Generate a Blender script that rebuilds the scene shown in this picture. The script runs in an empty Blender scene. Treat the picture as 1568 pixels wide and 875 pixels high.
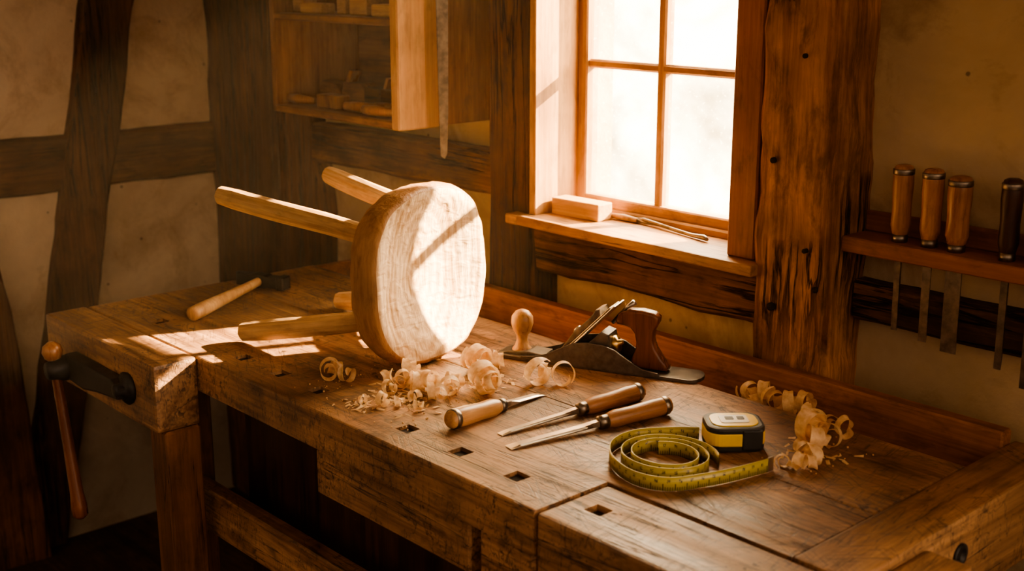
import bpy, bmesh, math, random
from mathutils import Vector, Matrix, noise
random.seed(7)
scene = bpy.context.scene
COL = scene.collection
TAU = math.tau
BT = 0.85   # bench top height

# ------------------------------------------------------------------ materials
def newmat(name):
    m = bpy.data.materials.new(name); m.use_nodes = True
    nt = m.node_tree; nt.nodes.clear()
    out = nt.nodes.new('ShaderNodeOutputMaterial')
    b = nt.nodes.new('ShaderNodeBsdfPrincipled')
    nt.links.new(b.outputs[0], out.inputs[0])
    return m, nt, b, out

def math_node(nt, op, a, b=None, clamp=False):
    n = nt.nodes.new('ShaderNodeMath'); n.operation = op; n.use_clamp = clamp
    for i, v in enumerate((a, b)):
        if v is None: continue
        if isinstance(v, (int, float)): n.inputs[i].default_value = v
        else: nt.links.new(v, n.inputs[i])
    return n.outputs[0]

def mixcol(nt, fac, a, b, mode='MIX'):
    n = nt.nodes.new('ShaderNodeMix'); n.data_type = 'RGBA'; n.blend_type = mode
    for idx, v in ((0, fac), (6, a), (7, b)):
        if isinstance(v, (int, float)): n.inputs[idx].default_value = v
        elif isinstance(v, tuple): n.inputs[idx].default_value = (*v, 1)
        else: nt.links.new(v, n.inputs[idx])
    return n.outputs[2]

def ramp(nt, fac, stops):
    r = nt.nodes.new('ShaderNodeValToRGB'); e = r.color_ramp.elements
    while len(e) < len(stops): e.new(0.5)
    for el, (p, c) in zip(e, stops):
        el.position = p; el.color = (*c, 1) if isinstance(c, tuple) else (c, c, c, 1)
    nt.links.new(fac, r.inputs[0]); return r.outputs[0]

def noise_node(nt, vec, scale, detail=4, rough=.55, dist=0.):
    n = nt.nodes.new('ShaderNodeTexNoise')
    n.inputs['Scale'].default_value = scale; n.inputs['Detail'].default_value = detail
    n.inputs['Roughness'].default_value = rough; n.inputs['Distortion'].default_value = dist
    nt.links.new(vec, n.inputs['Vector']); return n.outputs[0]

def coords(nt, rnd=True):
    tc = nt.nodes.new('ShaderNodeTexCoord'); v = tc.outputs['Object']
    if rnd:
        oi = nt.nodes.new('ShaderNodeObjectInfo')
        mu = math_node(nt, 'MULTIPLY', oi.outputs['Random'], 9.0)
        ad = nt.nodes.new('ShaderNodeVectorMath'); ad.operation = 'ADD'
        nt.links.new(v, ad.inputs[0]); nt.links.new(mu, ad.inputs[1]); v = ad.outputs[0]
    return v

def mapped(nt, v, s):
    m = nt.nodes.new('ShaderNodeMapping'); m.inputs['Scale'].default_value = s
    nt.links.new(v, m.inputs['Vector']); return m.outputs[0]

def wood(name, dark, light, axis='X', scale=1., rough=.6, bump=.35, stain=.5, cracks=0., knots=0., rnd=True, spec=.35, fine=1., scratch=0., bdist=.004):
    m, nt, b, out = newmat(name)
    v = coords(nt, rnd)
    ai = 'XYZ'.index(axis)
    def sc(l, t):
        s = [t*scale]*3; s[ai] = l*scale; return tuple(s)
    n1 = noise_node(nt, mapped(nt, v, sc(1.3, 16)), 1, 6, .6, .9)
    n2 = noise_node(nt, mapped(nt, v, sc(7, 170)), 1, 3, .6, .2)
    big = noise_node(nt, v, 4.5, 5, .6, .3)
    f = math_node(nt, 'ADD', math_node(nt, 'MULTIPLY', n1, .62), math_node(nt, 'MULTIPLY', n2, .38*fine))
    col = ramp(nt, f, [(.38, dark), (.62, light)])
    st = ramp(nt, big, [(.36, 1.-stain*.8), (.60, 1.)])
    col = mixcol(nt, 1., col, st, 'MULTIPLY')
    gr = noise_node(nt, mapped(nt, v, sc(14, 40)), 1, 5, .7, .4)
    col = mixcol(nt, 1., col, ramp(nt, gr, [(.34, 1.-stain*.75), (.5, 1.)]), 'MULTIPLY')
    h = math_node(nt, 'ADD', math_node(nt, 'MULTIPLY', n1, .6), math_node(nt, 'MULTIPLY', n2, .35))
    if cracks > 0:
        c = noise_node(nt, mapped(nt, v, sc(1.1, 26)), 1.3, 5, .55, .5)
        d = math_node(nt, 'ABSOLUTE', math_node(nt, 'SUBTRACT', c, .5))
        cr = ramp(nt, d, [(.0, 0.), (.018*cracks+.002, 1.)])
        gate = ramp(nt, noise_node(nt, v, 3.1, 2, .5), [(.44, 1.), (.50, 0.)])
        cr2 = math_node(nt, 'MAXIMUM', cr, gate)
        col = mixcol(nt, 1., col, ramp(nt, cr2, [(0, (.07, .04, .03)), (1, (1., 1., 1.))]), 'MULTIPLY')
        h = math_node(nt, 'ADD', h, math_node(nt, 'MULTIPLY', cr2, .9))
    if scratch > 0:
        for rot in (.5, -.9, 1.4):
            mp = nt.nodes.new('ShaderNodeMapping'); mp.inputs['Rotation'].default_value = (0, 0, rot); nt.links.new(v, mp.inputs['Vector'])
            s1 = noise_node(nt, mapped(nt, mp.outputs[0], (5, 90, 20)), 1, 3, .5, .1)
            d = math_node(nt, 'ABSOLUTE', math_node(nt, 'SUBTRACT', s1, .5))
            g2 = ramp(nt, noise_node(nt, mp.outputs[0], 7, 2), [(.48, 1.), (.54, 0.)])
            s2 = math_node(nt, 'MAXIMUM', ramp(nt, d, [(.0, 0.), (.018, 1.)]), g2)
            col = mixcol(nt, scratch, col, mixcol(nt, 1., col, ramp(nt, s2, [(0, .28), (1, 1.)]), 'MULTIPLY'))
            h = math_node(nt, 'ADD', h, math_node(nt, 'MULTIPLY', s2, .12))
        sp_ = noise_node(nt, v, 75, 3, .6)
        spg = ramp(nt, noise_node(nt, v, 9, 3), [(.48, 1.), (.60, 0.)])
        spk = math_node(nt, 'MAXIMUM', ramp(nt, sp_, [(.35, 0.), (.40, 1.)]), spg)
        col = mixcol(nt, 1., col, ramp(nt, spk, [(0, .3), (1, 1.)]), 'MULTIPLY')
    if knots > 0:
        vo = nt.nodes.new('ShaderNodeTexVoronoi'); vo.inputs['Scale'].default_value = knots
        wv = noise_node(nt, v, 20, 2, .5)
        nt.links.new(v, vo.inputs['Vector'])
        dd = math_node(nt, 'ADD', vo.outputs['Distance'], math_node(nt, 'MULTIPLY', wv, .06))
        kn = ramp(nt, dd, [(.07, .16), (.14, 1.)])
        col = mixcol(nt, 1., col, kn, 'MULTIPLY')
    nt.links.new(col, b.inputs['Base Color'])
    rr = ramp(nt, n1, [(.3, max(rough-.12, .1)), (.7, min(rough+.15, 1))])
    nt.links.new(rr, b.inputs['Roughness'])
    b.inputs['Specular IOR Level'].default_value = spec
    bp = nt.nodes.new('ShaderNodeBump'); bp.inputs['Strength'].default_value = bump; bp.inputs['Distance'].default_value = bdist
    nt.links.new(h, bp.inputs['Height']); nt.links.new(bp.outputs[0], b.inputs['Normal'])
    return m

def plaster(name, c1, c2, stain, floor_shade=.5):
    m, nt, b, out = newmat(name)
    v = coords(nt, False)
    a = noise_node(nt, v, 2.2, 6, .62, .3)
    f = noise_node(nt, v, 26, 5, .65)
    g = noise_node(nt, v, 5.5, 6, .7, .5)
    col = ramp(nt, a, [(.33, c1), (.66, c2)])
    col = mixcol(nt, ramp(nt, g, [(.50, 0.), (.72, .8)]), col, stain)
    # shade low on the walls, painted into the plaster colour by height
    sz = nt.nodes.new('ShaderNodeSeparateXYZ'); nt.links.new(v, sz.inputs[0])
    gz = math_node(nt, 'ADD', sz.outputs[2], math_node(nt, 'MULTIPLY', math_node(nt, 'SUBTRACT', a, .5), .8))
    col = mixcol(nt, 1., col, ramp(nt, gz, [(.15, (1-floor_shade, 1-floor_shade, 1-floor_shade)), (.95, (1., 1., 1.))]), 'MULTIPLY')
    vo = nt.nodes.new('ShaderNodeTexVoronoi'); vo.inputs['Scale'].default_value = 17; nt.links.new(v, vo.inputs['Vector'])
    sp = ramp(nt, math_node(nt, 'ADD', vo.outputs['Distance'], math_node(nt, 'MULTIPLY', f, .18)), [(.13, .45), (.17, 1.)])
    gate = ramp(nt, noise_node(nt, v, 4.1, 3), [(.48, 1.), (.54, 0.)])
    col = mixcol(nt, 1., col, math_node(nt, 'MAXIMUM', sp, gate), 'MULTIPLY')
    nt.links.new(col, b.inputs['Base Color']); b.inputs['Roughness'].default_value = .92
    b.inputs['Specular IOR Level'].default_value = .15
    bp = nt.nodes.new('ShaderNodeBump'); bp.inputs['Strength'].default_value = .7; bp.inputs['Distance'].default_value = .02
    h = math_node(nt, 'ADD', math_node(nt, 'MULTIPLY', a, .8), math_node(nt, 'MULTIPLY', f, .2))
    nt.links.new(h, bp.inputs['Height']); nt.links.new(bp.outputs[0], b.inputs['Normal'])
    return m

def simple(name, col, rough=.5, metal=0., bump=0., bscale=60, var=.25):
    m, nt, b, out = newmat(name)
    v = coords(nt)
    n = noise_node(nt, v, bscale, 5, .6)
    lo = tuple(c*(1-var) for c in col); hi = tuple(min(c*(1+var), 1) for c in col)
    nt.links.new(ramp(nt, n, [(.35, lo), (.65, hi)]), b.inputs['Base Color'])
    if metal < 1: nt.links.new(ramp(nt, n, [(.3, max(rough-.06, .05)), (.7, min(rough+.08, 1))]), b.inputs['Roughness'])
    else: b.inputs['Roughness'].default_value = rough
    b.inputs['Metallic'].default_value = metal
    if bump:
        bp = nt.nodes.new('ShaderNodeBump'); bp.inputs['Strength'].default_value = bump; bp.inputs['Distance'].default_value = .001
        nt.links.new(n, bp.inputs['Height']); nt.links.new(bp.outputs[0], b.inputs['Normal'])
    return m

M = {}
M['bench'] = wood('bench_wood', (.17, .078, .034), (.50, .275, .135), 'X', rough=.46, bump=.45, stain=.66, cracks=.4, knots=3.2, rnd=False, spec=.5, scratch=.9)
M['benchY'] = wood('bench_wood_cross', (.25, .125, .055), (.52, .295, .145), 'Y', rough=.55, bump=.35, stain=.5, cracks=.4, rnd=False, scratch=.7)
M['benchZ'] = wood('bench_leg_wood', (.11, .043, .017), (.26, .115, .048), 'Z', rough=.6, bump=.4, stain=.5, cracks=.5)
M['tray'] = wood('tray_wood', (.20, .072, .027), (.46, .20, .08), 'X', rough=.5, bump=.25, stain=.5)
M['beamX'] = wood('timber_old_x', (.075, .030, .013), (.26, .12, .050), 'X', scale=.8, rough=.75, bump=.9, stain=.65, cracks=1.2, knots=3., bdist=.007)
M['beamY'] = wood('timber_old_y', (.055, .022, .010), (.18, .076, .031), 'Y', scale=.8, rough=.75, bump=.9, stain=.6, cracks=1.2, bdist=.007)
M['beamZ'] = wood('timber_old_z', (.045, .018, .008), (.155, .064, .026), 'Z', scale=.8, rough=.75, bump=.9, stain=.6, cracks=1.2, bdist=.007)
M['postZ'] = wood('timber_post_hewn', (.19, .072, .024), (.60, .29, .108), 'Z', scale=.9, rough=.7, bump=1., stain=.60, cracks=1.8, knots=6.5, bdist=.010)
M['frameZ'] = wood('window_pine_z', (.36, .18, .07), (.58, .34, .15), 'Z', rough=.5, bump=.25, stain=.35, knots=4.)
M['frameX'] = wood('window_pine_x', (.30, .14, .05), (.50, .27, .11), 'X', rough=.5, bump=.3, stain=.5, cracks=.3)
M['casing'] = wood('window_casing_red', (.24, .08, .025), (.40, .16, .055), 'Z', rough=.55, bump=.25, stain=.4)
M['cab'] = wood('cabinet_pine', (.20, .085, .033), (.38, .18, .075), 'Z', rough=.6, bump=.25, stain=.4)
M['cab_lit'] = wood('cabinet_lit_pine', (.42, .22, .09), (.62, .37, .17), 'Z', rough=.55, bump=.25, stain=.3)  # paler pine: light on the cabinet side's front, put into the colour
M['cabX'] = wood('cabinet_shelf_wood', (.15, .06, .024), (.30, .135, .056), 'X', rough=.6, bump=.25, stain=.5)
M['rack'] = wood('rack_wood', (.20, .065, .022), (.36, .14, .05), 'X', rough=.5, bump=.2, stain=.4)
M['floor'] = wood('floor_boards', (.04, .023, .013), (.10, .056, .031), 'X', rough=.8, bump=.4, stain=.6)
M['fresh'] = wood('fresh_leg_wood', (.46, .26, .11), (.74, .49, .26), 'Z', scale=1.4, rough=.55, bump=.35, stain=.3, spec=.3)
M['handle'] = wood('chisel_handle_wood', (.28, .11, .038), (.50, .24, .095), 'Z', scale=1.6, rough=.33, bump=.1, stain=.35, spec=.5)
M['midhandle'] = wood('beech_handle_wood', (.36, .17, .065), (.60, .34, .15), 'Z', scale=1.6, rough=.35, bump=.1, stain=.3, spec=.5)
M['handle2'] = wood('dark_handle_wood', (.11, .036, .015), (.25, .09, .034), 'Z', scale=1.6, rough=.3, bump=.1, stain=.3, spec=.5)
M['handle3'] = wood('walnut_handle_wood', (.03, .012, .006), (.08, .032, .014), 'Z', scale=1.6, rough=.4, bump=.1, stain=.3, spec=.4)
M['lighthandle'] = wood('ash_handle_wood', (.42, .23, .10), (.66, .42, .21), 'Z', scale=1.4, rough=.4, bump=.15, stain=.3)
M['block'] = wood('offcut_wood', (.42, .23, .10), (.62, .38, .18), 'X', scale=1.3, rough=.6, bump=.25, stain=.3)
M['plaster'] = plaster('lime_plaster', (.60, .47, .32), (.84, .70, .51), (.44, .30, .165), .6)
M['plaster_shaded'] = plaster('lime_plaster_window_shaded', (.38, .28, .165), (.54, .41, .26), (.26, .165, .08), .4)  # same plaster, darkened in colour for the window wall's shadow
M['iron'] = simple('cast_iron', (.14, .12, .10), .40, .7, .15, 90)
M['blackiron'] = simple('black_iron', (.03, .028, .027), .5, .6, .4, 50)
M['steel'] = simple('tool_steel', (.46, .42, .37), .33, 1., 0, 40, .1)
M['oldsteel'] = simple('old_steel', (.24, .205, .17), .40, 1., 0, 60, .3)
M['brass'] = simple('brass', (.55, .36, .13), .3, 1.)
M['rubber'] = simple('black_rubber', (.018, .017, .016), .55)
M['yellow'] = simple('yellow_plastic', (.74, .50, .035), .35, 0, 0, 30, .08)
M['white'] = simple('label_white', (.68, .66, .60), .4, 0, 0, 30, .05)
M['hole'] = simple('recess_shade', (.02, .012, .008), .9)  # near-black colour painted as the shade inside holes

# stool seat: pale flat-sawn grain in long ovals
m, nt, b, out = newmat('stool_seat_wood')
tc = nt.nodes.new('ShaderNodeTexCoord')
v = mapped(nt, tc.outputs['Object'], (1., .55, 1.))
nz = noise_node(nt, v, 8, 4, .5, .6)
vm = nt.nodes.new('ShaderNodeVectorMath'); vm.operation = 'LENGTH'
sep = nt.nodes.new('ShaderNodeSeparateXYZ'); nt.links.new(v, sep.inputs[0])
cb = nt.nodes.new('ShaderNodeCombineXYZ'); nt.links.new(math_node(nt, 'ADD', sep.outputs[0], .015), cb.inputs[0]); nt.links.new(sep.outputs[1], cb.inputs[1])
nt.links.new(cb.outputs[0], vm.inputs[0])
rad = math_node(nt, 'ADD', vm.outputs['Value'], math_node(nt, 'MULTIPLY', nz, .07))
sn = math_node(nt, 'SINE', math_node(nt, 'MULTIPLY', rad, 420.))
sn2 = math_node(nt, 'SINE', math_node(nt, 'MULTIPLY', rad, 95.))
fn = noise_node(nt, mapped(nt, tc.outputs['Object'], (260, 14, 200)), 1, 4, .6)
ff = math_node(nt, 'ADD', math_node(nt, 'MULTIPLY', sn, .075), math_node(nt, 'ADD', math_node(nt, 'MULTIPLY', fn, .5), math_node(nt, 'MULTIPLY', nz, .35)))
ff = math_node(nt, 'ADD', ff, math_node(nt, 'MULTIPLY', sn2, .07))
col = ramp(nt, ff, [(.24, (.42, .25, .12)), (.58, (.82, .63, .42))])
nt.links.new(col, b.inputs['Base Color']); b.inputs['Roughness'].default_value = .55; b.inputs['Specular IOR Level'].default_value = .25
gouge = noise_node(nt, mapped(nt, tc.outputs['Object'], (34, 60, 34)), 1, 2, .4, .6)
bp = nt.nodes.new('ShaderNodeBump'); bp.inputs['Strength'].default_value = .7; bp.inputs['Distance'].default_value = .006
nt.links.new(math_node(nt, 'ADD', math_node(nt, 'MULTIPLY', ff, .35), gouge), bp.inputs['Height']); nt.links.new(bp.outputs[0], b.inputs['Normal'])
M['seat'] = m
M['rim_shaded'] = wood('stool_rim_shaded_wood', (.28, .13, .05), (.52, .285, .13), 'Y', scale=.8, rough=.55, bump=.7, stain=.45, bdist=.007)  # darker than the seat: the rim's shade is put into the colour

# wood shavings: thin and translucent
m, nt, b, out = newmat('wood_shaving')
v = coords(nt, False)
n = noise_node(nt, v, 120, 3)
c = ramp(nt, n, [(.3, (.66, .43, .21)), (.7, (.90, .69, .43))])
nt.links.new(c, b.inputs['Base Color']); b.inputs['Roughness'].default_value = .5
tr = nt.nodes.new('ShaderNodeBsdfTranslucent'); nt.links.new(c, tr.inputs[0])
mx = nt.nodes.new('ShaderNodeMixShader'); mx.inputs[0].default_value = .35
nt.links.new(b.outputs[0], mx.inputs[1]); nt.links.new(tr.outputs[0], mx.inputs[2]); nt.links.new(mx.outputs[0], out.inputs[0])
M['shaving'] = m

# tape ribbon with ticks via UV (u metres, v 0..1)
m, nt, b, out = newmat('tape_blade')
uv = nt.nodes.new('ShaderNodeUVMap'); uv.uv_map = 'UVMap'
sep = nt.nodes.new('ShaderNodeSeparateXYZ'); nt.links.new(uv.outputs[0], sep.inputs[0])
def ticks(period, width, vmax):
    fr = math_node(nt, 'FRACT', math_node(nt, 'DIVIDE', sep.outputs[0], period))
    a = math_node(nt, 'LESS_THAN', fr, width)
    return math_node(nt, 'MULTIPLY', a, math_node(nt, 'LESS_THAN', sep.outputs[1], vmax))
t = math_node(nt, 'MAXIMUM', ticks(.0032, .28, .28), ticks(.016, .09, .5))
frn = math_node(nt, 'FRACT', math_node(nt, 'DIVIDE', sep.outputs[0], .016))
nb = math_node(nt, 'MULTIPLY', math_node(nt, 'GREATER_THAN', frn, .35), math_node(nt, 'LESS_THAN', frn, .62))
nb = math_node(nt, 'MULTIPLY', nb, math_node(nt, 'MULTIPLY', math_node(nt, 'GREATER_THAN', sep.outputs[1], .55), math_node(nt, 'LESS_THAN', sep.outputs[1], .82)))
nsp = noise_node(nt, coords(nt, False), 700, 1)
nb = math_node(nt, 'MULTIPLY', nb, math_node(nt, 'GREATER_THAN', nsp, .48))
t = math_node(nt, 'MAXIMUM', t, nb)
nt.links.new(mixcol(nt, t, (.38, .31, .045), (.04, .03, .01)), b.inputs['Base Color']); b.inputs['Roughness'].default_value = .35
M['tape'] = m

# dusty glass
m, nt, b, out = newmat('dusty_glass')
nt.nodes.remove(b)
v = coords(nt, False)
n = noise_node(nt, v, 5, 6, .7); n2 = noise_node(nt, v, 160, 2, .5)
f = math_node(nt, 'ADD', ramp(nt, n, [(.35, .01), (.75, .08)]), ramp(nt, n2, [(.62, 0.), (.72, .08)]))
tp = nt.nodes.new('ShaderNodeBsdfTransparent'); tp.inputs[0].default_value = (1, .98, .94, 1)
tl = nt.nodes.new('ShaderNodeBsdfTranslucent'); tl.inputs[0].default_value = (.9, .85, .75, 1)
mx = nt.nodes.new('ShaderNodeMixShader')
nt.links.new(f, mx.inputs[0]); nt.links.new(tp.outputs[0], mx.inputs[1]); nt.links.new(tl.outputs[0], mx.inputs[2]); nt.links.new(mx.outputs[0], out.inputs[0])
M['glass'] = m

# ------------------------------------------------------------------ geometry helpers
def finish(bm, name, mat, parent=None, smooth=False, matrix=None):
    me = bpy.data.meshes.new(name); bmesh.ops.recalc_face_normals(bm, faces=bm.faces[:]); bm.to_mesh(me); bm.free()
    for mm in (mat if isinstance(mat, (list, tuple)) else [mat]): me.materials.append(mm)
    if smooth:
        for p in me.polygons: p.use_smooth = True
    o = bpy.data.objects.new(name, me); COL.objects.link(o)
    if matrix is not None: o.matrix_world = matrix
    if parent is not None: o.parent = parent
    return o

def empty(name, matrix=None):
    e = bpy.data.objects.new(name, None); e.empty_display_size = .05; COL.objects.link(e)
    if matrix is not None: e.matrix_world = matrix
    return e

def bm_box(bm, x0, x1, y0, y1, z0, z1, bev=0., seg=1):
    r = bmesh.ops.create_cube(bm, size=1.); vs = r['verts']
    for v in vs:
        v.co = Vector(((x0+x1)/2+v.co.x*(x1-x0), (y0+y1)/2+v.co.y*(y1-y0), (z0+z1)/2+v.co.z*(z1-z0)))
    if bev > 0:
        es = {e for v in vs for e in v.link_edges}
        bmesh.ops.bevel(bm, geom=list(es), offset=bev, segments=seg, affect='EDGES', profile=.6)

def box(name, x0, x1, y0, y1, z0, z1, mat, parent=None, bev=.003, seg=1, rough=0., matrix=None, step=.05, freq=7.):
    bm = bmesh.new(); bm_box(bm, x0, x1, y0, y1, z0, z1, bev, seg)
    if rough: roughen(bm, rough, step, freq)
    return finish(bm, name, mat, parent, matrix=matrix)

def roughen(bm, amp, step=.05, freq=7.):
    bb = [[min(v.co[i] for v in bm.verts), max(v.co[i] for v in bm.verts)] for i in range(3)]
    for i in range(3):
        L = bb[i][1]-bb[i][0]; n = int(L/step)
        no = Vector((0, 0, 0)); no[i] = 1
        for k in range(1, n):
            co = Vector((0, 0, 0)); co[i] = bb[i][0]+L*k/n
            bmesh.ops.bisect_plane(bm, geom=bm.verts[:]+bm.edges[:]+bm.faces[:], plane_co=co, plane_no=no)
    for v in bm.verts:
        d = noise.noise_vector(v.co*freq)*amp + noise.noise_vector(v.co*freq*3.1)*amp*.45
        v.co += d

def prism(name, pts, axis, a0, a1, mat, parent=None, bev=0., rough=0., smooth=False, matrix=None, seg=2):
    """pts 2D polygon in the two other axes (order x,y,z minus axis)."""
    bm = bmesh.new()
    def mk(p, a):
        if axis == 'x': return (a, p[0], p[1])
        if axis == 'y': return (p[0], a, p[1])
        return (p[0], p[1], a)
    v0 = [bm.verts.new(mk(p, a0)) for p in pts]; v1 = [bm.verts.new(mk(p, a1)) for p in pts]
    f0 = bm.faces.new(v0); f1 = bm.faces.new(v1[::-1]); n = len(pts)
    for i in range(n): bm.faces.new((v0[i], v1[i], v1[(i+1) % n], v0[(i+1) % n]))
    bmesh.ops.recalc_face_normals(bm, faces=bm.faces[:])
    if bev: bmesh.ops.bevel(bm, geom=list(set(f0.edges) | set(f1.edges)), offset=bev, segments=seg, affect='EDGES', profile=.6)
    if rough: roughen(bm, rough)
    return finish(bm, name, mat, parent, smooth, matrix)

def lathe(name, prof, mat, parent=None, seg=24, matrix=None, smooth=True, wob=0.):
    """prof = [(r, z)], around local Z"""
    bm = bmesh.new(); rings = []
    for r, z in prof:
        ring = []
        for k in range(seg):
            a = TAU*k/seg; rr = r*(1+wob*noise.noise(Vector((math.cos(a)*2, math.sin(a)*2, z*14))))
            ring.append(bm.verts.new((rr*math.cos(a), rr*math.sin(a), z)))
        rings.append(ring)
    for a, b_ in zip(rings, rings[1:]):
        for k in range(seg): bm.faces.new((a[k], a[(k+1) % seg], b_[(k+1) % seg], b_[k]))
    bm.faces.new(rings[0][::-1]); bm.faces.new(rings[-1])
    return finish(bm, name, mat, parent, smooth, matrix)

def along(p0, p1, roll=None):
    """matrix with local Z from p0 to p1"""
    p0 = Vector(p0); z = (Vector(p1)-p0).normalized()
    up = Vector((0, 0, 1)) if abs(z.z) < .95 else Vector((0, 1, 0))
    x = up.cross(z).normalized(); y = z.cross(x)
    return Matrix(((x.x, y.x, z.x, p0.x), (x.y, y.y, z.y, p0.y), (x.z, y.z, z.z, p0.z), (0, 0, 0, 1)))

def tube(name, pts, rads, mat, parent=None, seg=14, smooth=True, wob=0., matrix=None):
    bm = bmesh.new(); rings = []; pts = [Vector(p) for p in pts]
    for i, p in enumerate(pts):
        t = (pts[min(i+1, len(pts)-1)]-pts[max(i-1, 0)]).normalized()
        up = Vector((0, 0, 1)) if abs(t.z) < .9 else Vector((0, 1, 0))
        x = up.cross(t).normalized(); y = t.cross(x)
        r = rads[i] if isinstance(rads, (list, tuple)) else rads
        ring = []
        for k in range(seg):
            a = TAU*k/seg
            rr = r*(1+wob*noise.noise(Vector((math.cos(a)*1.5+p.x*9, math.sin(a)*1.5+p.y*9, p.z*9))))
            ring.append(bm.verts.new(p+x*rr*math.cos(a)+y*rr*math.sin(a)))
        rings.append(ring)
    for a, b_ in zip(rings, rings[1:]):
        for k in range(seg): bm.faces.new((a[k], a[(k+1) % seg], b_[(k+1) % seg], b_[k]))
    bm.faces.new(rings[0][::-1]); bm.faces.new(rings[-1])
    return finish(bm, name, mat, parent, smooth, matrix)

def apply_bool(o, cutter):
    md = o.modifiers.new('b', 'BOOLEAN'); md.operation = 'DIFFERENCE'; md.object = cutter; md.solver = 'EXACT'
    bpy.context.view_layer.update()
    dg = bpy.context.evaluated_depsgraph_get()
    me = bpy.data.meshes.new_from_object(o.evaluated_get(dg))
    o.modifiers.clear(); o.data = me

def delete(o):
    bpy.data.objects.remove(o, do_unlink=True)

# ------------------------------------------------------------------ room shell
WY = 1.765
box('floor', -3.25, 1.2, -1.6, 2.0, -.05, 0, M['floor'], bev=0)
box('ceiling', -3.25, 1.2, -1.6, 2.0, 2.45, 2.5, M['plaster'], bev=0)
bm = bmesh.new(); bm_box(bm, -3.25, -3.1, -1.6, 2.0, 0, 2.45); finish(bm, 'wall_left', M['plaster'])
WX0, WX1, WZ0, WZ1 = -1.80, -1.27, 1.0, 1.90
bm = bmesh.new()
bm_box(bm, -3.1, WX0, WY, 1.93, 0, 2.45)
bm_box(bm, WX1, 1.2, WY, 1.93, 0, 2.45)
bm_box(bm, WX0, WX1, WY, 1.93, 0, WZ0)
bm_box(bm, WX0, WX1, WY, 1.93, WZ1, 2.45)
finish(bm, 'wall_back', M['plaster_shaded'])

tf = empty('timber_frame')
# left wall timbers
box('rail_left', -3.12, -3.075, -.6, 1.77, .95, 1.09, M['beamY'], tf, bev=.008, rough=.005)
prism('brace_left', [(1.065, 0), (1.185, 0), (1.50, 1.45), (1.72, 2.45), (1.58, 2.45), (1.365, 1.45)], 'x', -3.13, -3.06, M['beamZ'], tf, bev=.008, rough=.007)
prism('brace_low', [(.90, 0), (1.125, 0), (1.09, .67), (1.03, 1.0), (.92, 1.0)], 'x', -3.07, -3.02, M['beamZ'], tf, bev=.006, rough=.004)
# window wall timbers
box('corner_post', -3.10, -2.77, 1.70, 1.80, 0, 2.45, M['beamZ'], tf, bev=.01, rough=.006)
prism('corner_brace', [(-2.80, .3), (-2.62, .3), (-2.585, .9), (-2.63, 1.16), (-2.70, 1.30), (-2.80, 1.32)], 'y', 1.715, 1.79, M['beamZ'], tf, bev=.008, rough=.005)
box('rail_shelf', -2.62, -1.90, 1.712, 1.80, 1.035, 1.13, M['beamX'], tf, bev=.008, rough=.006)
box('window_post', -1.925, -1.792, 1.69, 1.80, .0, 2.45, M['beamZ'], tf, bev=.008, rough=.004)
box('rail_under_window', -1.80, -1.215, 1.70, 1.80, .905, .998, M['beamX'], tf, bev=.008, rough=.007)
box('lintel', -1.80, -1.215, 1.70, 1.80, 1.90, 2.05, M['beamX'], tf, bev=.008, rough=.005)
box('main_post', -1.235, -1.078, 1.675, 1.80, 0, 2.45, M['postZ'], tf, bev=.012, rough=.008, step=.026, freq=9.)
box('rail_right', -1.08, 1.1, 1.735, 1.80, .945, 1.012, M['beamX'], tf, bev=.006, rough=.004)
# dark plugs painted as the shade in main post's dowel holes
for i, (px_, pz_, r_) in enumerate([(-1.19, .955, .007), (-1.13, 1.06, .004), (-1.20, 1.20, .005), (-1.105, 1.0, .005), (-1.15, 1.37, .004)]):
    lathe('dowel_hole_shade_%d' % i, [(r_, 0), (r_, .012), (r_*.7, .014)], M['hole'], tf, 12, along((px_, 1.681, pz_), (px_, 1.60, pz_)))
for k in range(4):
    box('ceiling_joist_%d' % k, -2.6+k*.95, -2.45+k*.95, -1.5, 1.76, 2.30, 2.46, M['beamY'], tf, bev=.01)

# ------------------------------------------------------------------ window
win = empty('window_1')
box('sill', -1.80, -1.222, 1.655, 1.815, 1.002, 1.022, M['frameX'], win, bev=.003, seg=2, rough=.0012)
box('sill_ear', -1.835, -1.80, 1.655, 1.69, 1.002, 1.022, M['frameX'], win, bev=.003)
box('reveal_left', -1.792, -1.774, 1.682, 1.815, 1.022, 1.90, M['frameZ'], win, bev=.002)
box('casing_right', -1.298, -1.240, 1.685, 1.81, 1.022, 1.90, M['casing'], win, bev=.003)
box('head', -1.78, -1.29, 1.69, 1.82, 1.87, 1.90, M['frameX'], win, bev=.002)
SY0, SY1 = 1.80, 1.835
box('stile_left', -1.776, -1.750, SY0, SY1, 1.02, 1.88, M['frameZ'], win, bev=.003)
box('stile_right', -1.372, -1.296, SY0, SY1, 1.02, 1.88, M['frameZ'], win, bev=.003)
box('bottom_rail', -1.752, -1.37, SY0, SY1, 1.02, 1.056, M['frameX'], win, bev=.003)
box('bottom_bead', -1.752, -1.37, SY0-.012, SY0+.002, 1.02, 1.036, M['frameX'], win, bev=.003)
box('top_rail', -1.752, -1.37, SY0, SY1, 1.845, 1.88, M['frameX'], win, bev=.003)
box('muntin_v', -1.571, -1.551, SY0+.004, SY1-.004, 1.05, 1.85, M['frameZ'], win, bev=.004)
for i, z in enumerate((1.318, 1.585)):
    box('muntin_h_%d' % i, -1.752, -1.37, SY0+.005, SY1-.005, z-.0085, z+.0085, M['frameX'], win, bev=.004)
box('glass', -1.752, -1.368, 1.8175, 1.8185, 1.05, 1.85, M['glass'], win, bev=0)

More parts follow.
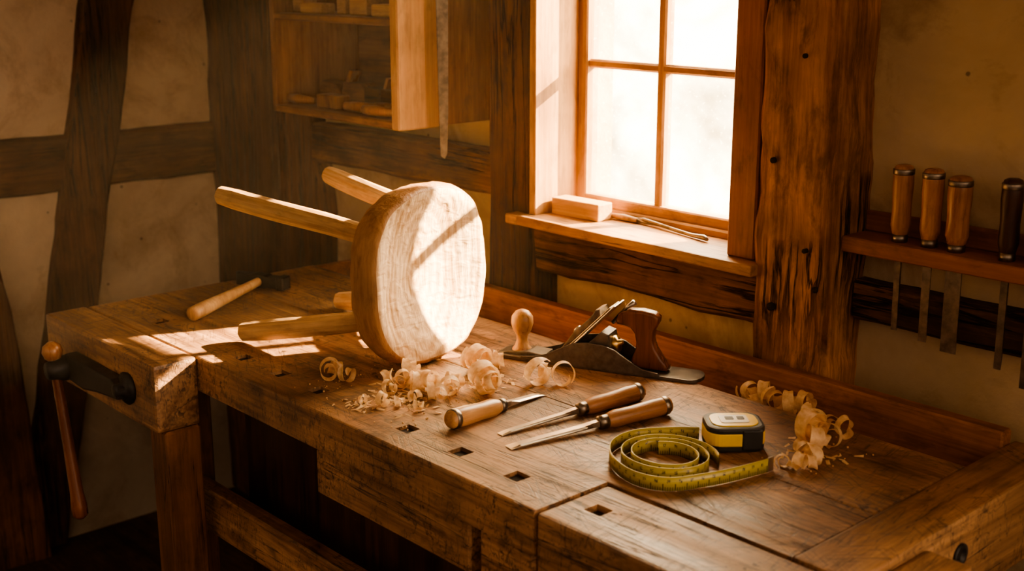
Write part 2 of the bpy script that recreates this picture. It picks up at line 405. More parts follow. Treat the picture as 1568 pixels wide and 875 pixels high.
# items on the sill
box('sanding_block', -.062, .062, -.021, .021, 0, .034, M['block'], bev=.003, seg=2, matrix=Matrix.Translation((-1.706, 1.745, 1.0222)) @ Matrix.Rotation(.05, 4, 'Z'))
kn = empty('marking_knife')
tube('knife_handle', [(-1.655, 1.772, 1.029), (-1.62, 1.775, 1.029), (-1.585, 1.776, 1.028)], [.005, .0065, .005], M['lighthandle'], kn)
tube('knife_blade', [(-1.585, 1.776, 1.028), (-1.545, 1.776, 1.0255)], [.0035, .001], M['oldsteel'], kn, 8)
tube('bent_scraper_rod', [(-1.60, 1.782, 1.0275), (-1.57, 1.779, 1.031), (-1.53, 1.772, 1.030), (-1.48, 1.762, 1.028), (-1.43, 1.752, 1.027), (-1.395, 1.745, 1.029), (-1.385, 1.742, 1.027)], [.0035, .004, .0035, .0035, .0035, .005, .003], M['oldsteel'])

# ------------------------------------------------------------------ wall cabinet
cab = empty('wall_cabinet')
CX0, CX1, CY0, CY1, CZ0, CZ1 = -2.445, -1.984, 1.504, 1.762, 1.188, 1.80
box('side_left', CX0, CX0+.016, CY0, CY1, CZ0, CZ1, M['cab'], cab)
box('side_right', CX1-.02, CX1, CY0+.02, CY1, CZ0, CZ1, M['cab'], cab)
box('stile_right', CX1-.021, CX1+.004, CY0, CY0+.105, CZ0-.002, CZ1, M['cab_lit'], cab)  # added paler strip, painted as the lit front of the side panel
box('bottom', CX0, CX1-.015, CY0, CY1-.02, CZ0, CZ0+.016, M['cabX'], cab)
box('shelf', CX0+.01, CX1-.01, CY0+.004, CY1-.02, 1.39, 1.405, M['cabX'], cab)
box('top', CX0, CX1, CY0, CY1, CZ1-.016, CZ1, M['cabX'], cab)
box('back', CX0, CX1-.01, CY1-.03, CY1-.018, CZ0, CZ1, M['cabX'], cab)
z1, z2 = CZ0+.0165, 1.4055
def wplane(x0, y0, L, w, h, ang, mats):
    e = empty('wooden_block_plane'); Mx = Matrix.Translation((x0, y0, z1)) @ Matrix.Rotation(ang, 4, 'Z')
    prism('body', [(0, 0), (L, 0), (L, h*.8), (L*.93, h), (L*.55, h), (L*.50, h*.45), (L*.38, h*.9), (L*.05, h), (0, h*.85)], 'y', -w/2, w/2, M[mats], e, bev=.002, matrix=Mx)
    prism('wedge', [(L*.40, h*.3), (L*.50, h*.3), (L*.72, h*1.5), (L*.64, h*1.55)], 'y', -w/3, w/3, M['handle'], e, bev=.001, matrix=Mx)
wplane(-2.40, 1.62, .15, .04, .05, .1, 'cabX'); wplane(-2.24, 1.63, .13, .04, .045, -.1, 'beamX')
box('oak_offcut', -2.31, -2.235, 1.53, 1.57, z1, z1+.03, M['cab'], None, .003)
hs = empty('tool_handles')
for i, (x0, y0, x1, y1) in enumerate([(-2.20, 1.53, -2.10, 1.56), (-2.15, 1.575, -2.03, 1.56), (-2.42, 1.535, -2.33, 1.54), (-2.12, 1.52, -2.02, 1.53)]):
    tube('handle_%d' % i, [(x0, y0, z1+.0125), (x0*.6+x1*.4, y0*.6+y1*.4, z1+.0125), (x1, y1, z1+.0125)], [.009, .012, .007], M['handle'], hs, 12)
us = empty('wood_offcuts')
for i, (x0, x1, y, h) in enumerate([(-2.36, -2.28, 1.53, .022), (-2.25, -2.22, 1.55, .06), (-2.19, -2.13, 1.54, .045), (-2.10, -2.02, 1.53, .025), (-2.42, -2.38, 1.55, .05)]):
    box('offcut_%d' % i, x0, x1, y, y+.04, z2, z2+h, M['block'], us, .003)

# hanging float / rasp blade on cabinet side
hb = empty('hanging_rasp')
prism('blade', [(-.014, .46), (.014, .46), (.0105, .10), (.007, .010), (.002, 0), (-.006, .006), (-.0085, .10)], 'x', -.0025, .0025, M['oldsteel'], hb, bev=.001,
      matrix=Matrix.Translation((-1.952, 1.595, 1.125)) @ Matrix.Rotation(-.45, 4, 'Z'))
lathe('tang_handle', [(.006, 0), (.012, .01), (.014, .05), (.011, .10), (.004, .11)], M['handle2'], hb, 16, Matrix.Translation((-1.952, 1.595, 1.58)))
tube('hook', [(-1.99, 1.595, 1.70), (-1.952, 1.595, 1.70), (-1.952, 1.595, 1.685)], .003, M['blackiron'], hb, 8)

# ------------------------------------------------------------------ workbench
wb = empty('workbench')
X0, XV, XE0, XE1 = -2.325, -1.038, -.748, -.668
Y0, Y1 = .985, 1.515
HY0, HY1, HW = 1.030, 1.056, .0135
ZB = BT-.062
# front plank built around square dog holes
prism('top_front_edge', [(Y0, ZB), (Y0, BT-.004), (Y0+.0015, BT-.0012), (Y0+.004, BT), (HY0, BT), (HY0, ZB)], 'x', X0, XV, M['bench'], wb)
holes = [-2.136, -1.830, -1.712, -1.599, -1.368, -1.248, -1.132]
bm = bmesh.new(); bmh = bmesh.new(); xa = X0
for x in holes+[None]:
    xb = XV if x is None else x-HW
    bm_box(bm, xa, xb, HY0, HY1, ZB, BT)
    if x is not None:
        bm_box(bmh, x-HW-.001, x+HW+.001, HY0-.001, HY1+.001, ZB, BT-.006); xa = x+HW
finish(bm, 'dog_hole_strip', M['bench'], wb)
finish(bmh, 'dog_hole_shade', M['hole'], wb)  # near-flush dark filler standing in for the shade in the holes
prism('top_front', [(X0, HY1), (XV, HY1), (XV, 1.118), (XE0, 1.118), (XE0, 1.288), (X0, 1.288)], 'z', ZB, BT, M['bench'], wb)
box('top_rear', X0, XE0, 1.2895, Y1, ZB, BT, M['bench'], wb, bev=.002)
# tail vise block
tv = box('tail_vise_block', XV+.005, -.69, Y0, 1.113, BT-.10, BT-.001, M['bench'], wb, bev=.005, seg=2)
bm = bmesh.new(); bm_box(bm, -.987-.0135, -.987+.0135, 1.035, 1.06, BT-.05, BT+.05)
cut = finish(bm, 'cut', M['hole']); apply_bool(tv, cut); delete(cut)
box('tail_dog_hole_shade', -.987-.0134, -.987+.0134, 1.0351, 1.0599, BT-.055, BT-.010, M['hole'], wb, bev=0)  # dark filler painted as the shade down this hole
box('end_cap', XE0+.001, XE1, 1.118, 1.655, BT-.12, BT+.001, M['benchY'], wb, bev=.004, seg=2)
box('tail_vise_jaw', XE1+.001, XE1+.06, 1.03, 1.275, BT-.13, BT-.012, M['benchY'], wb, bev=.006, seg=2)
lathe('end_bolt', [(.016, 0), (.016, .004), (.009, .005), (.009, .002)], M['blackiron'], wb, 20, along((XE1-.001, 1.36, .80), (XE1+.1, 1.36, .80)))
# tray
box('tray_bottom', X0+.02, XE0, Y1+.0005, 1.62, BT-.065, BT-.045, M['tray'], wb, bev=.001)
box('tray_back', X0-.0, XE0+.0, 1.617, 1.645, BT-.10, BT+.021, M['tray'], wb, bev=.003)
box('tray_end', X0, X0+.02, Y1, 1.617, BT-.065, BT-.002, M['tray'], wb, bev=.002)
# aprons
box('apron_a', -1.53, -1.165, Y0+.002, 1.03, .712, ZB-.0005, M['bench'], wb, bev=.004)
box('apron_b', -1.145, XV-.002, Y0+.002, 1.03, .70, ZB-.0005, M['bench'], wb, bev=.004)
box('apron_rear', X0+.05, XE0, 1.44, 1.47, .68, ZB-.0005, M['bench'], wb, bev=.003)
box('underframe', X0+.12, XE0-.02, 1.10, 1.42, BT-.10, ZB-.0005, M['benchZ'], wb, bev=.002)
# legs and stretchers
for i, (x, y) in enumerate([(-2.05, 1.0), (-2.05, 1.38), (-.86, 1.0), (-.86, 1.38)]):
    box('leg_%d' % i, x-.045, x+.045, y, y+.07, 0, ZB-.0005, M['benchZ'], wb, bev=.004)
box('stretcher_front', -2.0, -.9, 1.005, 1.04, .50, .585, M['bench'], wb, bev=.004)
box('stretcher_rear', -2.0, -.9, 1.40, 1.435, .30, .40, M['benchZ'], wb, bev=.004)
# added dark box standing in for the shade under the bench
box('underbench_shade_box', -1.94, -1.05, 1.10, 1.38, .30, .72, M['handle3'], wb, bev=.003)
# shoulder vise
VX0, VX1 = -2.335, -1.885
box('vise_chop', VX0, VX1, .902, .9835, .728, BT+.001, M['bench'], wb, bev=.007, seg=2, rough=.0012)
box('vise_leg', -1.945, -1.883, .915, .983, 0, .7275, M['benchZ'], wb, bev=.005)
pr = [(.028, 0), (.030, .006), (.024, .012), (.013, .016), (.012, .028), (.004, .03)]
lathe('vise_flange', pr, M['blackiron'], wb, 20, along((-1.985, .903, .788), (-1.985, .80, .788)))
prism('vise_arm', [(-2.215, .782), (-2.19, .808), (-2.0, .806), (-1.97, .795), (-1.98, .772), (-2.06, .765), (-2.12, .755), (-2.19, .760)], 'y', .875, .9015, M['blackiron'], wb, bev=.005)
lathe('vise_hub', [(.014, 0), (.024, .006), (.024, .03), (.018, .05), (.016, .058)], M['blackiron'], wb, 20, along((-2.195, .90, .780), (-2.195, .80, .780)))
lathe('vise_handle', [(.008, 0), (.012, .012), (.0095, .03), (.0105, .16), (.0125, .25), (.015, .275), (.014, .293), (.006, .30)], M['handle2'], wb, 16, along((-2.198, .858, .790), (-2.150, .862, .495)))
lathe('vise_handle_knob', [(.007, 0), (.015, .006), (.019, .018), (.016, .03), (.006, .037)], M['handle'], wb, 16, along((-2.199, .858, .795), (-2.215, .858, .90)))

# ------------------------------------------------------------------ stool on its edge
st = empty('wooden_stool')
nrm = Vector((.972, .205, .035)).normalized()
wdir = Vector((0, 0, 1)).cross(nrm).normalized(); updir = nrm.cross(wdir).normalized()
C = Vector((-1.614, 1.266, BT+.1535))
SM = Matrix(((wdir.x, updir.x, nrm.x, C.x), (wdir.y, updir.y, nrm.y, C.y), (wdir.z, updir.z, nrm.z, C.z), (0, 0, 0, 1)))
bm = bmesh.new(); NS = 84
def outline(a):
    e = 2.5; c, s = math.cos(a), math.sin(a)
    r = (abs(c)**e+abs(s)**e)**(-1/e)
    return r*.150*(1+.018*noise.noise(Vector((c*1.3, s*1.3, 3.3))))
prof = [(.02, -.001), (.2, .0005), (.4, .0045), (.58, .0105), (.74, .018), (.86, .0245), (.955, .0275), (.985, .0245), (1.0, .017), (1.008, .002), (1.0, -.014), (.965, -.027), (.92, -.033), (.6, -.035), (.05, -.035)]
rings = []
for j, (k, z) in enumerate(prof):
    ring = []
    for i in range(NS):
        a = TAU*i/NS; r = outline(a)*k
        fac = 1+(.022*noise.noise(Vector((math.cos(a)*8, math.sin(a)*8, z*60))) if 7 <= j <= 12 else 0)
        dz = .0024*noise.noise(Vector((r*math.cos(a)*24, r*math.sin(a)*24, 0))) if j < 7 else 0
        ring.append(bm.verts.new((r*fac*math.cos(a), r*fac*math.sin(a), z+dz)))
    rings.append(ring)
for j in range(len(rings)-1):
    for i in range(NS):
        f = bm.faces.new((rings[j][i], rings[j][(i+1) % NS], rings[j+1][(i+1) % NS], rings[j+1][i]))
        f.material_index = 0 if j < 6 else 1
bm.faces.new(rings[0]); bm.faces.new(rings[-1][::-1]).material_index = 1
seat = finish(bm, 'seat', [M['seat'], M['rim_shaded']], st, True, SM)
Bc = C-nrm*.025
feet = [(-1.911, 1.09, BT+.0185), (-1.975, 1.344, BT+.0175), (-1.955, 1.085, 1.113), (-2.0, 1.345, 1.115)]
att = [(-.075, -.068), (.075, -.068), (-.078, .072), (.078, .075)]
for i, (ft, (aw, au)) in enumerate(zip(feet, att)):
    a = Bc+wdir*aw+updir*au; ft = Vector(ft); L = (ft-a).length
    n = 10; prof_ = [(.0165+.0022*math.sin(k/(n-1)*2.6), L*k/(n-1)) for k in range(n-1)]+[(.0162, L-.003), (.0135, L)]
    lathe('leg_%d' % (i+1), prof_, M['fresh'], st, 12, along(a, ft), False, .12)

# ------------------------------------------------------------------ bench plane
def frame2(p0, p1, z):
    p0 = Vector((*p0, z)); x = (Vector((*p1, z))-p0).normalized(); y = Vector((0, 0, 1)).cross(x)
    return Matrix(((x.x, y.x, 0, p0.x), (x.y, y.y, 0, p0.y), (0, 0, 1, z), (0, 0, 0, 1)))
PM = frame2((-1.552, 1.392), (-1.221, 1.534), BT+.0005)
hp = empty('hand_plane')
sole = []
for k in range(9): a = math.pi/2+math.pi*k/8; sole.append((.018+.018*math.cos(a), .030*math.sin(a)))
for k in range(9): a = -math.pi/2+math.pi*k/8; sole.append((.345+.020*math.cos(a), .030*math.sin(a)))
prism('sole', sole, 'z', 0, .006, M['iron'], hp, bev=.001, matrix=PM)
wing = [(.05, .003), (.30, .003), (.295, .010), (.268, .014), (.245, .025), (.22, .040), (.20, .046), (.17, .047), (.145, .043), (.12, .030), (.10, .019), (.075, .011), (.05, .008)]
prism('cheek_near', wing, 'y', -.031, -.0275, M['iron'], hp, bev=.001, matrix=PM)
prism('cheek_far', wing, 'y', .0275, .031, M['iron'], hp, bev=.001, matrix=PM)
prism('toe_web', [(.0, .005), (.09, .005), (.09, .012), (.06, .014), (.02, .010)], 'y', -.020, .020, M['iron'], hp, bev=.002, matrix=PM)
prism('frog', [(.135, .006), (.215, .006), (.212, .03), (.205, .062), (.192, .066), (.14, .014)], 'y', -.022, .022, M['iron'], hp, bev=.002, matrix=PM)
def tilt(x, z, ang): return PM @ Matrix.Translation((x, 0, z)) @ Matrix.Rotation(-ang, 4, 'Y')
box('cutting_iron', 0, .150, -.0245, .0245, 0, .003, M['steel'], hp, .0008, matrix=tilt(.113, .004, math.radians(46)))
box('chip_breaker', .008, .142, -.0235, .0235, .0032, .0062, M['oldsteel'], hp, .001, matrix=tilt(.113, .004, math.radians(46)))
prism('lever_cap', [(.015, .0064), (.02, .011), (.06, .017), (.10, .016), (.118, .019), (.125, .015), (.118, .0064)], 'y', -.020, .020, M['oldsteel'], hp, bev=.002, matrix=tilt(.113, .004, math.radians(46)))
lathe('lever_screw', [(.008, 0), (.008, .004), (.004, .006)], M['steel'], hp, 16, tilt(.113, .004, math.radians(46)) @ Matrix.Translation((.06, 0, .015)))
tube('lateral_lever', [(.205, 0, .078), (.228, 0, .106), (.243, 0, .118)], [.003, .003, .005], M['steel'], hp, 8, matrix=PM)
lathe('adjuster_wheel', [(.006, 0), (.014, .001), (.014, .012), (.006, .013), (.004, .02)], M['brass'], hp, 24, PM @ Matrix.Translation((.205, 0, .040)) @ Matrix.Rotation(math.radians(70), 4, 'Y'))
lathe('knob', [(.017, 0), (.0175, .004), (.013, .010), (.0095, .020), (.010, .028), (.016, .038), (.0195, .050), (.0185, .062), (.012, .071), (.004, .0745)], M['midhandle'], hp, 28, PM @ Matrix.Translation((.040, 0, .008)))
tote = [(.240, .008), (.304, .008), (.306, .016), (.295, .028), (.283, .045), (.278, .060), (.279, .074), (.287, .089), (.288, .098), (.279, .105), (.258, .108), (.236, .106), (.219, .098), (.213, .087), (.217, .079), (.228, .079), (.239, .076), (.247, .066), (.250, .052), (.249, .038), (.243, .024)]
prism('tote', tote, 'y', -.0125, .0125, M['handle2'], hp, bev=.0065, smooth=True, matrix=PM, seg=4)

# ------------------------------------------------------------------ chisels
def chisel(butt, tip, hl, hr=.0135, w=.018, hm='handle', owner=None, bmat='steel'):
    e = owner or empty('wood_chisel')
    butt = Vector(butt); tip = Vector(tip); L = (tip-butt).length
    Mx = along(butt, tip)
    lathe('handle', [(hr*.55, -.002), (hr*.85, 0), (hr, .006), (hr*1.04, hl*.25), (hr*.93, hl*.55), (hr*1.0, hl*.78), (hr*.72, hl*.92), (hr*.68, hl*.93)], M[hm], e, 20, Mx)
    lathe('hoop', [(hr*1.01, .004), (hr*1.06, .005), (hr*1.06, .012), (hr*1.01, .013)], M['oldsteel'], e, 20, Mx)
    lathe('ferrule', [(hr*.76, hl*.90), (hr*.76, hl*1.0), (hr*.5, hl*1.02)], M['oldsteel'], e, 20, Mx)
    bm = bmesh.new(); rows = []
    secs = [(hl*1.0, .0045, .0045, -.0045), (hl+.014, .0042, .004, -.004), (hl+.030, w/2, .0026, -.0016), (L-.016, w/2, .0022, -.0010), (L-.001, w/2*1.02, -.0006, -.0010), (L, w/2*1.02, -.0008, -.0010)]
    for z, hx, yt, yb in secs:
        sl = min(hx, .6*hx+.0) if hx > .006 else hx
        rows.append([bm.verts.new(q) for q in ((-hx, yb, z), (hx, yb, z), (hx, (yb+yt)/2, z), (sl, yt, z), (-sl, yt, z), (-hx, (yb+yt)/2, z))])
    for a, b_ in zip(rows, rows[1:]):
        for k in range(6): bm.faces.new((a[k], a[(k+1) % 6], b_[(k+1) % 6], b_[k]))
    bm.faces.new(rows[0][::-1]); bm.faces.new(rows[-1])
    finish(bm, 'blade', M[bmat], e, False, Mx)
    return e
chisel((-1.322, 1.085, BT+.0158), (-1.343, 1.290, BT+.0022), .115, .0145, .016, 'midhandle')
chisel((-1.222, 1.388, BT+.0152), (-1.258, 1.125, BT+.0022), .122, .0138, .014, 'handle')
chisel((-1.152, 1.372, BT+.0152), (-1.212, 1.100, BT+.0022), .125, .0138, .018, 'handle')

# ------------------------------------------------------------------ tool rack on right wall
rk = empty('chisel_rack')
bm = bmesh.new(); bm_box(bm, -1.077, -.45, 1.692, 1.7645, 1.066, 1.091, .002); shelf = finish(bm, 'shelf', M['rack'], rk)
xs = [-.992, -.942, -.898, -.818, -.776, -.70, -.63]
box('backboard', -1.077, -.45, 1.755, 1.7645, 1.091, 1.125, M['rack'], rk)
spec_ = [(.118, .0155, .948, .010, 'handle'), (.118, .0160, .940, .014, 'handle'), (.112, .0175, .932, .026, 'handle'), (.118, .0150, .925, .011, 'handle3'), (.090, .0145, .905, .012, 'handle2'), (.11, .015, .94, .014, 'handle'), (.11, .015, .94, .02, 'handle2')]
for x, (hl, hr, tz, w, hm_) in zip(xs, spec_):
    chisel((x, 1.719, 1.092+hl), (x+.002, 1.722, tz), hl, hr, w, hm_, owner=rk, bmat='oldsteel')

# ------------------------------------------------------------------ tape measure
tm = empty('tape_measure')
TM = Matrix.Translation((-1.010, 1.345, BT+.0005)) @ Matrix.Rotation(math.radians(50), 4, 'Z')
def rrect(w, d, r, n=6):
    out_ = []
    for cx, cy, a0 in ((w/2-r, d/2-r, 0), (-w/2+r, d/2-r, 90), (-w/2+r, -d/2+r, 180), (w/2-r, -d/2+r, 270)):
        for k in range(n+1):
            a = math.radians(a0+90*k/n); out_.append((cx+r*math.cos(a), cy+r*math.sin(a)))
    return out_
prism('case', rrect(.082, .068, .020), 'z', 0, .036, M['rubber'], tm, bev=.004, matrix=TM)
prism('case_yellow_band', rrect(.083, .069, .020), 'z', .009, .028, M['yellow'], tm, bev=.002, matrix=TM)
prism('grip', rrect(.030, .010, .004), 'z', .004, .033, M['rubber'], tm, bev=.002, matrix=TM @ Matrix.Translation((.020, -.031, 0)))
prism('face_plate', rrect(.066, .052, .018), 'z', .034, .0375, M['yellow'], tm, bev=.001, matrix=TM)
prism('label', rrect(.040, .030, .004), 'z', .037, .0384, M['white'], tm, bev=.0004, matrix=TM)
for i, (x, w) in enumerate(((-.006, .012), (.010, .010))):
    prism('label_mark_%d' % i, rrect(w, .012, .002), 'z', .038, .0388, M['rubber'], tm, matrix=TM @ Matrix.Translation((x, .002, 0)))
def spline(pts, n=12):
    P_ = [Vector(p) for p in pts]; o = []
    for i in range(len(P_)-1):
        a, b_, c_, d = P_[max(i-1, 0)], P_[i], P_[i+1], P_[min(i+2, len(P_)-1)]
        for k in range(n):
            t = k/n
            o.append(.5*((2*b_)+(-a+c_)*t+(2*a-5*b_+4*c_-d)*t*t+(-a+3*b_-3*c_+d)*t**3))
    o.append(P_[-1]); return o
def vribbon(name, pts, h, mat, parent, th=.0006):
    bm = bmesh.new(); uvl = bm.loops.layers.uv.new('UVMap'); s = 0; rows = []; prev = None
    for i, p in enumerate(pts):
        if prev is not None: s += (p-prev).length
        prev = p
        t = (pts[min(i+1, len(pts)-1)]-pts[max(i-1, 0)]).normalized(); nn = Vector((-t.y, t.x, 0))*th
        rows.append(([bm.verts.new(p+nn), bm.verts.new(p+nn+Vector((0, 0, h))), bm.verts.new(p-nn+Vector((0, 0, h))), bm.verts.new(p-nn)], s))
    for (a, sa), (b_, sb) in zip(rows, rows[1:]):
        for k in range(4):
            f = bm.faces.new((a[k], a[(k+1) % 4], b_[(k+1) % 4], b_[k]))
            vv = [(0, 1), (1, 1), (1, 0), (0, 0)][k]
            for lp, (uu, w_) in zip(f.loops, ((sa, vv[0]), (sa, vv[1]), (sb, vv[1]), (sb, vv[0]))): lp[uvl].uv = (uu, w_)
    return finish(bm, name, mat, parent, True)
zt = BT+.001
path = spline([(-1.052, 1.322, zt), (-1.082, 1.290, zt), (-1.108, 1.245, zt), (-1.102, 1.195, zt), (-1.065, 1.155, zt), (-1.010, 1.136, zt), (-.965, 1.152, zt), (-.940, 1.200, zt), (-.925, 1.250, zt), (-.915, 1.300, zt)])
vribbon('blade_outer', path, .019, M['tape'], tm)
sp = []
for k in range(110):
    a = math.radians(40)+TAU*2.3*k/109; r = .066-.030*k/109
    sp.append(Vector((-1.022+r*1.08*math.cos(a), 1.218+r*math.sin(a), zt)))
vribbon('blade_coil', sp, .019, M['tape'], tm)
box('hook', -.001, .001, -.002, .010, 0, .020, M['steel'], tm, .0003, matrix=Matrix.Translation((-.915, 1.300, zt)))

# ------------------------------------------------------------------ hammer
hm = empty('hammer')
a, b_ = Vector((-2.088, 1.085, BT+.0152)), Vector((-2.222, 1.318, BT+.0170))
dd = (b_-a).normalized()
tube('handle', [a, a+dd*.004, a+dd*.03, a+dd*.10, a+dd*.20, b_, b_+dd*.014], [.010, .014, .0145, .0125, .010, .009, .009], M['lighthandle'], hm, 14)
HMx = along(b_, b_+Vector((.92, .38, 0)))
bm = bmesh.new(); rows = []
for z, hw, hh in [(-.062, .003, .013), (-.058, .005, .014), (-.025, .0115, .0125), (-.014, .013, .014), (.014, .013, .014), (.022, .011, .0115), (.045, .0115, .012), (.048, .014, .014), (.062, .014, .014), (.065, .012, .012)]:
    rows.append([bm.verts.new(q) for q in ((-hw, -hh, z), (hw, -hh, z), (hw, hh, z), (-hw, hh, z))])
for r1, r2 in zip(rows, rows[1:]):
    for k in range(4): bm.faces.new((r1[k], r1[(k+1) % 4], r2[(k+1) % 4], r2[k]))
bm.faces.new(rows[0][::-1]); bm.faces.new(rows[-1])
finish(bm, 'head', M['blackiron'], hm, False, HMx)

# ------------------------------------------------------------------ shavings
def curl(bm, c, r, turns, w, az, tiltv=0., pitch=.0, shrink=.5, ground=BT):
    ax = Vector((math.cos(az)*math.cos(tiltv), math.sin(az)*math.cos(tiltv), math.sin(tiltv)))
    e1 = Vector((0, 0, 1)); e1 = (e1-ax*e1.dot(ax)).normalized(); e2 = ax.cross(e1)
    ph = random.uniform(0, TAU); n = int(30*turns)+4; rows = []
    ell = random.uniform(.85, 1.2)
    for k in range(n):
        t = k/(n-1); th = ph+TAU*turns*t; rr = r*(1-(1-shrink)*t)*(1+.05*math.sin(th*1.7+ph))
        p = e1*math.cos(th)*rr+e2*math.sin(th)*rr*ell+ax*(pitch*t*turns)
        ww = w*min(1, t*6+.25, (1-t)*6+.25)/2*(1+.10*math.sin(th*2.3+ph*2))
        rad_ = (e1*math.cos(th)+e2*math.sin(th))
        rows.append([p-ax*ww+rad_*.0006, p-rad_*.0009, p+ax*ww+rad_*.0006])
    zmin = min(q.z for row in rows for q in row)
    off = Vector((c[0], c[1], ground+.0006-zmin))
    vr = [[bm.verts.new(q+off) for q in row] for row in rows]
    for a_, b2 in zip(vr, vr[1:]):
        for k in range(2): bm.faces.new((a_[k], a_[k+1], b2[k+1], b2[k]))
def flakes(bm, c, spread, n, ground=BT):
    for _ in range(n):
        x = c[0]+random.gauss(0, spread); y = c[1]+random.gauss(0, spread*.8); a = random.uniform(0, TAU); L = random.uniform(.002, .007); w = random.uniform(.001, .003)
        d = Vector((math.cos(a), math.sin(a), 0)); s = Vector((-d.y, d.x, 0)); z0 = ground+.0008
        p = Vector((x, y, z0)); vs = [p-d*L-s*w, p+d*L-s*w+Vector((0, 0, random.uniform(0, .004))), p+d*L+s*w+Vector((0, 0, random.uniform(0, .004))), p-d*L+s*w]
        bm.faces.new([bm.verts.new(q) for q in vs])
def crumbs(bm, n, x0, x1, y0, y1):
    for _ in range(n):
        x = random.uniform(x0, x1); y = random.uniform(y0, y1); s = random.uniform(.0006, .0018)
        bmesh.ops.create_icosphere(bm, subdivisions=1, radius=s, matrix=Matrix.Translation((x, y, BT+s)))
bm = bmesh.new()
for a in [(-1.632, 1.085, .021, 1.6, .015, -.5), (-1.605, 1.10, .017, 1.2, .012, .3), (-1.645, 1.10, .015, 1.8, .014, 1.2),
          (-1.525, 1.15, .019, 1.8, .014, -.3), (-1.50, 1.168, .016, 1.5, .013, .5), (-1.545, 1.135, .014, 1.3, .012, 1.4), (-1.51, 1.135, .013, 1.5, .012, 2.4),
          (-1.475, 1.07, .013, 1.3, .011, .2), (-1.50, 1.055, .009, 1.3, .009, 1.8), (-1.475, 1.165, .020, 1.7, .014, .1), (-1.445, 1.145, .015, 1.6, .012, .9), (-1.44, 1.18, .017, 1.6, .013, -.6),
          (-1.42, 1.10, .009, 1.4, .009, .5), (-1.455, 1.115, .011, 1.5, .010, 1.5), (-1.49, 1.145, .017, 2.0, .012, 1.1), (-1.43, 1.155, .016, 1.2, .012, 2.2),
          (-1.54, 1.172, .020, 2.2, .015, .9), (-1.460, 1.198, .018, 1.8, .014, .6), (-1.515, 1.115, .012, 1.6, .011, 0.), (-1.455, 1.085, .010, 1.2, .009, 1.1)]:
    curl(bm, a[:2], a[2], a[3], a[4], a[5], random.uniform(-.35, .35), random.uniform(.005, .014), .42)
flakes(bm, (-1.48, 1.11), .035, 80); flakes(bm, (-1.50, 1.05), .02, 30); crumbs(bm, 110, -1.64, -1.36, 1.02, 1.2)
finish(bm, 'wood_shavings', M['shaving'], smooth=True)
bm = bmesh.new()
for a in [(-1.505, 1.290, .026, 2.3, .020, .1), (-1.49, 1.32, .018, 1.7, .015, .9), (-1.525, 1.315, .020, 1.3, .016, -.5), (-1.425, 1.235, .025, 2.8, .022, -.2), (-1.44, 1.25, .018, 1.6, .015, 1.0), (-1.405, 1.222, .021, 1.5, .015, .4),
          (-1.385, 1.320, .024, 1.2, .018, -.1), (-1.360, 1.350, .024, 1.15, .017, -.6), (-1.40, 1.345, .015, 1.4, .013, .5), (-1.475, 1.265, .017, 1.5, .014, 1.6)]:
    curl(bm, a[:2], a[2], a[3], a[4], a[5], random.uniform(-.25, .25), random.uniform(.006, .014), .48)
flakes(bm, (-1.44, 1.26), .035, 30)
finish(bm, 'wood_shavings', M['shaving'], smooth=True)
bm = bmesh.new()
for a in [(-.935, 1.415, .028, 2.4, .023, -.2), (-.920, 1.390, .023, 2.0, .019, .8), (-.945, 1.44, .022, 1.8, .017, .2), (-.960, 1.465, .020, 1.6, .015, 2.2), (-.985, 1.480, .018, 1.4, .014, .3), (-.925, 1.485, .018, 1.3, .014, -.5), (-.905, 1.425, .020, 1.5, .017, 1.9),
          (-.898, 1.335, .015, 1.4, .014, .2), (-.892, 1.36, .016, 1.5, .015, 1.2), (-.905, 1.318, .011, 1.3, .012, 2.2), (-.91, 1.378, .013, 1.4, .013, 2.7), (-.885, 1.34, .012, 1.2, .012, .7)]:
    curl(bm, a[:2], a[2], a[3], a[4], a[5], random.uniform(-.3, .3), random.uniform(.006, .016), .42)
flakes(bm, (-.91, 1.40), .025, 20); crumbs(bm, 20, -.95, -.85, 1.33, 1.48)
finish(bm, 'wood_shavings', M['shaving'], smooth=True)
bm = bmesh.new()
for x in (-1.13, -1.10, -1.07, -1.03, -1.0, -1.15):
    curl(bm, (x, 1.565+random.uniform(-.012, .012)), random.uniform(.016, .021), 1.7, .016, random.uniform(-.8, 1.2), random.uniform(-.3, .3), .01, .5, BT-.045)
for x in (-1.14, -1.12, -1.09, -1.065, -1.045):
    curl(bm, (x, 1.56+random.uniform(-.012, .012)), .02, 1.6, .016, random.uniform(-.8, 1.2), 0, .01, .5, BT-.02)
finish(bm, 'wood_shavings', M['shaving'], smooth=True)

# ------------------------------------------------------------------ dusty air in the sunbeam (real volume lit by the sun through the window)
m = bpy.data.materials.new('dusty_air'); m.use_nodes = True; nt = m.node_tree; nt.nodes.clear()
out = nt.nodes.new('ShaderNodeOutputMaterial'); vs_ = nt.nodes.new('ShaderNodeVolumeScatter')
vs_.inputs['Color'].default_value = (1., .76, .48, 1); vs_.inputs['Density'].default_value = .028; vs_.inputs['Anisotropy'].default_value = .3
nt.links.new(vs_.outputs[0], out.inputs['Volume'])
bm = bmesh.new(); bm_box(bm, -2.75, -1.30, .55, 1.50, .872, 2.2)
finish(bm, 'sunbeam_dust', m, win)

# ------------------------------------------------------------------ light
sd = bpy.data.lights.new('sun', 'SUN'); sd.energy = 100; sd.angle = math.radians(.9); sd.color = (1., .75, .46)
so = bpy.data.objects.new('sun', sd); COL.objects.link(so)
tosun = Vector((.41, 1., .53)).normalized()
so.rotation_euler = tosun.to_track_quat('Z', 'Y').to_euler(); so.location = (-1., 6., 4.)

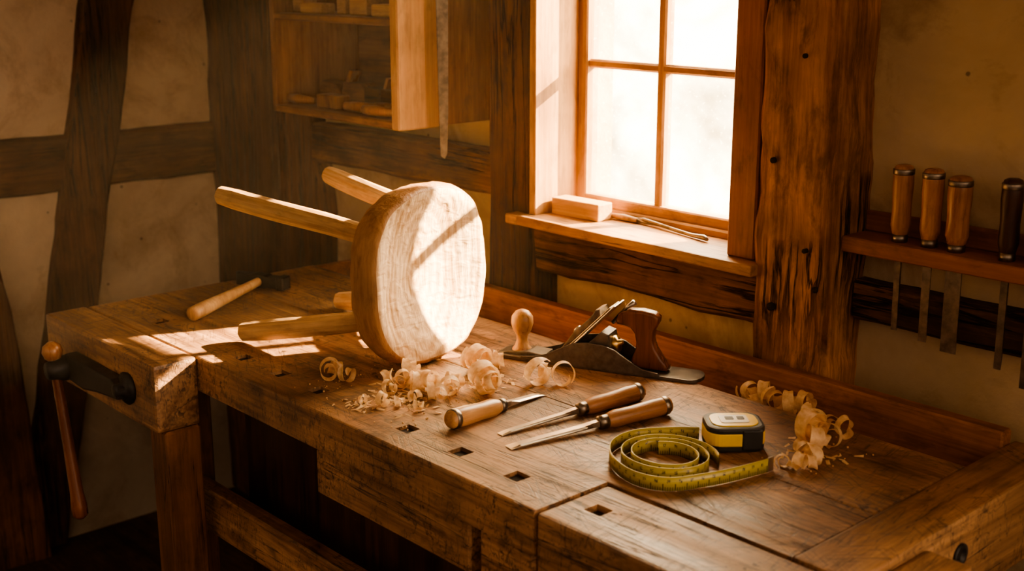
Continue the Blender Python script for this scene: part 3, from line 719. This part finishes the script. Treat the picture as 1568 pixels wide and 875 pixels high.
w = bpy.data.worlds.new('sky'); scene.world = w; w.use_nodes = True; nt = w.node_tree; nt.nodes.clear()
out = nt.nodes.new('ShaderNodeOutputWorld'); bg = nt.nodes.new('ShaderNodeBackground'); nt.links.new(bg.outputs[0], out.inputs[0])
tc = nt.nodes.new('ShaderNodeTexCoord'); g = tc.outputs['Generated']
sep = nt.nodes.new('ShaderNodeSeparateXYZ'); nt.links.new(g, sep.inputs[0])
side = ramp(nt, sep.outputs[1], [(.0, 0.), (.35, 1.)])
nz = noise_node(nt, g, 13, 6, .62, .6)
trees = ramp(nt, nz, [(.38, (.24, .175, .085)), (.50, (.58, .47, .30)), (.62, (1., .89, .66))])
up = ramp(nt, sep.outputs[2], [(.06, 0.), (.16, 1.)])
out_c = mixcol(nt, up, trees, (1., .80, .55))
col = mixcol(nt, side, (1., .67, .44), out_c)
nt.links.new(col, bg.inputs[0])
low = ramp(nt, sep.outputs[2], [(.0, .05), (.26, 1.)])
east = ramp(nt, sep.outputs[0], [(.0, .40), (.75, 1.)])
fill = math_node(nt, 'MULTIPLY', math_node(nt, 'MULTIPLY', low, east), 1.8)
outs = math_node(nt, 'ADD', math_node(nt, 'MULTIPLY', up, 16.), 11.5)
nt.links.new(math_node(nt, 'ADD', math_node(nt, 'MULTIPLY', side, outs), fill), bg.inputs[1])

# ------------------------------------------------------------------ camera
p = math.radians(14.5)
fh = Vector((-.738, .674, 0)).normalized(); R = Vector((fh.y, -fh.x, 0))
F = fh*math.cos(p)+Vector((0, 0, -math.sin(p))); U = R.cross(F)
cd = bpy.data.cameras.new('camera'); co = bpy.data.objects.new('camera', cd); COL.objects.link(co)
co.matrix_world = Matrix(((R.x, U.x, -F.x, 0), (R.y, U.y, -F.y, 0), (R.z, U.z, -F.z, 1.51), (0, 0, 0, 1)))
cd.sensor_width = 36; cd.lens = 36*1909/1568
cd.dof.use_dof = True; cd.dof.focus_distance = 2.0; cd.dof.aperture_fstop = 4.5
cd.clip_start = .02
scene.camera = co
try:
    scene.view_settings.view_transform = 'AgX'; scene.view_settings.look = 'AgX - Medium High Contrast'
except Exception: pass
